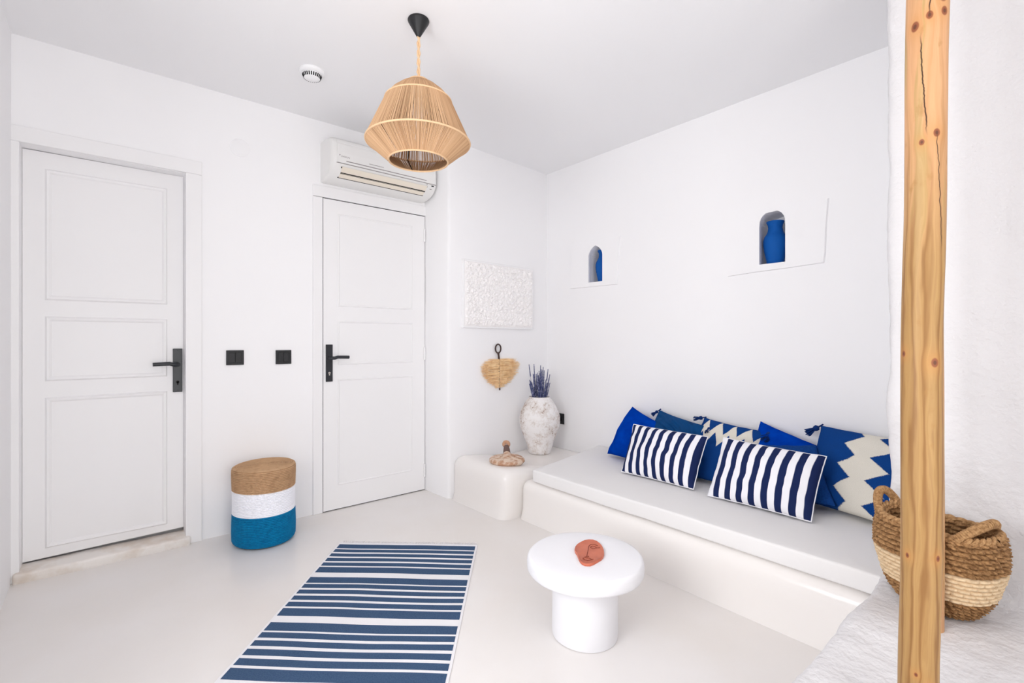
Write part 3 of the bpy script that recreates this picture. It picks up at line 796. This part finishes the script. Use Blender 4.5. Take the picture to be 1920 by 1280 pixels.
# ---------------------------------------------------------------- cushions
def cushion(name, label, BL, BR, TR, TL, th, m, seed, tassels=(), cover='cushion_cover', piping=None, pinch=.05, group=None, sag=0):
    BL, BR, TR, TL = map(Vector, (BL, BR, TR, TL))
    cen = (BL+BR+TR+TL)/4; nrm = (BR-BL).cross(TL-BL).normalized()
    t = thing(name, label, 'cushion', tuple(cen), group)
    N = 36; V = []; UV = []; F = []; U = []
    def pos(u, v, side):
        pu = pinch*(1-(2*v-1)**2); pv = pinch*(1-(2*u-1)**2)
        uu = .5+(u-.5)*(1-2*pu*.5*1.0); vv = .5+(v-.5)*(1-2*pv*.5)
        p = (BL*(1-uu)+BR*uu)*(1-vv)+(TL*(1-uu)+TR*uu)*vv
        g = max(0, 1-(2*u-1)**2)**.5*max(0, 1-(2*v-1)**2)**.5
        w_ = .16*noise.noise(Vector((u*3.3, v*3.3, seed)))+.09*noise.noise(Vector((u*8, v*8, seed+4)))
        # radiating corner creases
        d = th/2*g*(1+w_*1.6)
        e_ = (1-g)*.006*noise.noise(Vector((u*9, v*9, seed+9)))
        p = p+nrm*(side*d+e_)
        p.z -= sag*math.sin(PI*u)*v
        return p
    for side in (1, -1):
        off = len(V)
        for j in range(N+1):
            for i in range(N+1):
                a = (1-math.cos(PI*i/N))/2*.6+i/N*.4; b = (1-math.cos(PI*j/N))/2*.6+j/N*.4
                V.append(pos(a, b, side)); UV.append((a, b))
        for j in range(N):
            for i in range(N):
                q = off+j*(N+1)+i; ff = (q, q+1, q+N+2, q+N+1); F.append(ff if side > 0 else ff[::-1])
    o = obj(cover, V, F, m, t, True, None, UV)
    # weld the two faces along the seam
    bm = bmesh.new(); bm.from_mesh(o.data); bmesh.ops.remove_doubles(bm, verts=bm.verts, dist=.0004); bm.to_mesh(o.data); bm.free()
    if piping:
        loop = [pos(k/40, 0, 1) for k in range(40)]+[pos(1, k/40, 1) for k in range(40)]+[pos(1-k/40, 1, 1) for k in range(40)]+[pos(0, 1-k/40, 1) for k in range(41)]
        obj('piping', *tube(loop, .003, 6, False), piping, t)
    for (c, d, s) in tassels:
        cp = {'TL': TL, 'TR': TR, 'BR': BR, 'BL': BL}[c]; d = Vector(d).normalized()
        mb = MB(); mb.add(*tube([cp-d*.012, cp+d*.01], .004, 8))
        h0 = cp+d*.012
        mb.add(*tube([h0, h0+d*.008*s, h0+d*.018*s, h0+d*.026*s], [.004, .013*s, .012*s, .008*s], 12))
        for k in range(34):
            a = random.random()*2*PI; q = d.orthogonal().normalized(); q = Matrix.Rotation(a, 3, d) @ q
            r = random.uniform(.3, 1)
            mb.add(*tube([h0+d*.022*s+q*.006*s*r, h0+d*.040*s+q*.013*s*r, h0+d*(.055+.008*random.random())*s+q*.019*s*r], .0016*s, 4))
        mb.build('tassel', M['tassel'], t)
    return t
cushion('velvet_cushion', 'royal blue velvet cushion at the left end of the row, behind the striped one',
        (2.66, 2.15, .335), (2.60, 1.76, .335), (2.76, 1.765, .575), (2.835, 2.065, .655), .21, M['velvet'], 1.5, group='velvet cushions')
cushion('tasselled_cushion', 'embossed blue cushion with tassels, second from the left in the back row',
        (2.62, 1.87, .335), (2.56, 1.47, .335), (2.755, 1.447, .605), (2.84, 1.85, .655), .14, M['embossed'], 3.1, (('TL', (-.5, .5, -.5), .8), ('TR', (-.9, -.1, -.35), .9)))
cushion('zigzag_cushion', 'navy cushion with cream zigzags and tassels in the middle of the back row',
        (2.57, 1.56, .335), (2.56, 1.14, .335), (2.79, 1.12, .615), (2.82, 1.52, .648), .13, M['zigzag_h'], 5.2, (('TL', (-.8, .5, -.1), .95), ('TR', (-1, -.05, -.25), 1.3)), group='zigzag cushions')
cushion('velvet_cushion', 'royal blue velvet cushion behind the right striped one',
        (2.62, 1.20, .335), (2.57, .84, .335), (2.77, .84, .578), (2.85, 1.20, .665), .17, M['velvet'], 7.7, group='velvet cushions')
cushion('zigzag_cushion', 'big navy cushion with cream zigzag, rightmost in the row beside the rough plaster wall',
        (2.63, .905, .335), (2.50, .43, .335), (2.78, .40, .665), (2.82, .885, .685), .15, M['zigzag_v'], 9.4, (('TL', (-.5, .55, -.45), 1.15),), group='zigzag cushions', pinch=.03)
cushion('deep_blue_cushion', 'plain dark navy cushion slumped behind the right striped cushion',
        (2.50, 1.12, .335), (2.535, .735, .37), (2.72, .875, .60), (2.66, 1.22, .56), .08, M['deep_blue'], 11.2)
WH = mat('white_piping', (.84, .84, .88), .9, .1)
cushion('striped_cushion', 'navy and white striped cushion, left one of the two in the front row',
        (2.385, 1.815, .328), (2.395, 1.352, .328), (2.545, 1.352, .590), (2.55, 1.848, .592), .15, M['stripe_a'], 13.3, piping=WH, group='striped cushions', pinch=.03)
cushion('striped_cushion', 'navy and white striped cushion, right one of the two in the front row',
        (2.362, 1.255, .328), (2.368, .781, .328), (2.525, .770, .592), (2.53, 1.255, .602), .15, M['stripe_b'], 15.8, piping=WH, group='striped cushions', pinch=.03)

# ---------------------------------------------------------------- woven basket
BX, BY, BZ = 1.905, .292, .338
ax = Vector((-.357, -.934, 0)).normalized(); ay = Vector((.934, -.357, 0)).normalized()
basket = thing('woven_basket', 'oval brown seagrass basket with cream band and loop handles behind the wooden pole', 'basket', (BX, BY, BZ))
HB = .238
def ab(s):
    P = [(0, .086, .066), (.12, .108, .084), (.3, .131, .102), (.55, .148, .115), (.8, .150, .114), (1, .143, .106)]
    for i in range(len(P)-1):
        if P[i][0] <= s <= P[i+1][0]:
            q = (s-P[i][0])/(P[i+1][0]-P[i][0]); q2 = q
            return P[i][1]+(P[i+1][1]-P[i][1])*q2, P[i][2]+(P[i+1][2]-P[i][2])*q2
    return P[-1][1:]
def bpt(th, s, off):
    a, b = ab(s); e_ = .85
    c, d = math.cos(th), math.sin(th)
    x = (a+off)*math.copysign(abs(c)**e_, c); y = (b+off)*math.copysign(abs(d)**e_, d)
    z = s*HB+.014*abs(c)**3*s*(1 if c < 0 else .3)+.004*math.sin(th*3)*s
    p = Vector((BX, BY, BZ))+ax*x+ay*y; p.z += z; return p
def weave(name, s0, s1, rows, cols, kind, m, inner=False):
    NT = cols*8; NR = rows*6; V = []; F = []
    for j in range(NR+1):
        rr = rows*j/NR; row = int(min(rr, rows-1e-6)); q = rr-row; s = s0+(s1-s0)*j/NR
        for i in range(NT):
            t_ = i/NT
            if kind == 'yarn':
                c = t_*cols+(row % 2)*.5; fq = c-math.floor(c)
                qs = min(max(q, 0), 1); h = math.sin(PI*qs)**.5*(.35+.65*math.sin(PI*fq)**.5); d = .0095*h-.002
            else:
                c = t_*cols+row*.37+q*.55*(1 if row % 2 else 1); fq = c-math.floor(c)
                h = math.sin(PI*q)**.6*(.25+.75*math.sin(PI*fq)**.8)
                d = .0135*h-.003+.003*noise.noise(Vector((t_*90, rr*2.2, 1)))
            jit = .0018*noise.noise(Vector((math.cos(t_*2*PI)*9, math.sin(t_*2*PI)*9, rr*.9)))
            V.append(bpt(2*PI*t_, min(max(s, 0), 1), (d if not inner else -.010-d)+jit))
    for j in range(NR):
        for i in range(NT):
            i2 = (i+1) % NT; q = (j*NT+i, j*NT+i2, (j+1)*NT+i2, (j+1)*NT+i); F.append(q if not inner else q[::-1])
    return obj(name, V, F, m, basket)
weave('lower_band', 0, .245, 5, 34, 'grass', M['seagrass'])
weave('cream_band', .245, .60, 7, 26, 'yarn', M['cream_yarn'])
weave('upper_band', .60, 1.0, 7, 36, 'grass', M['seagrass'])
weave('inner_lining', .02, 1.0, 15, 34, 'grass', M['seagrass'], True)
V = [bpt(2*PI*k/64, .0, -.004) for k in range(64)]+[bpt(2*PI*k/64, .03, -.008) for k in range(64)]
obj('basket_bottom', V, [tuple(range(64))[::-1], tuple(range(64, 128))], M['seagrass'], basket, smooth=False)
rim = MB()
for ph in (0, PI):
    K = 420; rim.add(*tube([bpt(2*PI*k/K, 1.0, -.004+.0042*math.cos(k*.32+ph))+Vector((0, 0, .002+.0052*math.sin(k*.32+ph))) for k in range(K+1)], .0062, 6, False))
rim.build('braided_rim', M['seagrass_light'], basket)
for sgn, hh, lean in ((-1, .043, .016), (1, .036, -.018)):
    P = []; c0 = 0 if sgn > 0 else PI
    for k in range(41):
        q = k/40; th = c0+(q-.5)*(.9 if sgn < 0 else 2.0); p = bpt(th, 1.0, -.003); arc = math.sin(PI*q)**.7
        p = p+Vector((0, 0, hh*arc-.02*(1-arc)))+ax*sgn*lean*arc; P.append(p)
    hm = MB(); hm.add(*tube(P, .0080, 8))
    # wound strand
    W_ = []
    for k in range(400):
        q = k/399*40; i = min(int(q), 39); p = P[i].lerp(P[i+1], q-i); tn = (P[min(i+1, 40)]-P[max(i-1, 0)]).normalized()
        s_ = tn.cross(Vector((1, .2, .1))).normalized(); r_ = tn.cross(s_); a = k*.62
        W_.append(p+(s_*math.cos(a)+r_*math.sin(a))*.0092)
    hm.add(*tube(W_, .0042, 5)); hm.build('handle', M['seagrass_light'], basket)

# ---------------------------------------------------------------- wooden poles
def pole(name, label, base, top, r0, r1, z0=.33, z1=H+.01, seed=0):
    base = Vector(base); top = Vector(top); V = []; UV = []; F = []; n = 40; K = 90
    fwd = -Vector((base.x, base.y, 0)).normalized(); rt = Vector((-fwd.y, fwd.x, 0))
    for j in range(K+1):
        q = j/K; z = z0-.01+(z1-z0+.01)*q; c = base.lerp(top, q); c.z = z
        c += Vector((.004*noise.noise(Vector((0, seed, z*2.2))), .004*noise.noise(Vector((seed, 3, z*2.2))), 0))
        r = (r0+(r1-r0)*q)
        for i in range(n+1):
            a = 2*PI*i/n-PI
            rr = r*(1+.035*noise.noise(Vector((math.cos(a)*1.2+seed, math.sin(a)*1.2, z*3)))+.012*noise.noise(Vector((math.cos(a)*3+seed, math.sin(a)*3, z*9))))
            V.append(c+(fwd*math.cos(a)+rt*math.sin(a))*rr); UV.append((a*r, z+seed*.37))
    for j in range(K):
        for i in range(n): F.append((j*(n+1)+i, j*(n+1)+i+1, (j+1)*(n+1)+i+1, (j+1)*(n+1)+i))
    F.append(tuple(range(n))[::-1]); F.append(tuple(K*(n+1)+i for i in range(n)))
    return tag(obj(name, V, F, M['pole'], None, True, None, UV), label, 'pole')
pole('wooden_pole', 'tall peeled pine pole with knots in front of the basket, standing on the white sill', (1.2872, .2270, .33), (1.311, .208, H), .0335, .0352)
pole('wooden_pole', 'thin second wooden pole just behind the tall pine pole, only its edge showing', (1.7518, .2755, .33), (1.7518, .2755, H), .0240, .021, seed=5)

for o in bpy.data.objects:
    if '_org' in o: del o['_org']
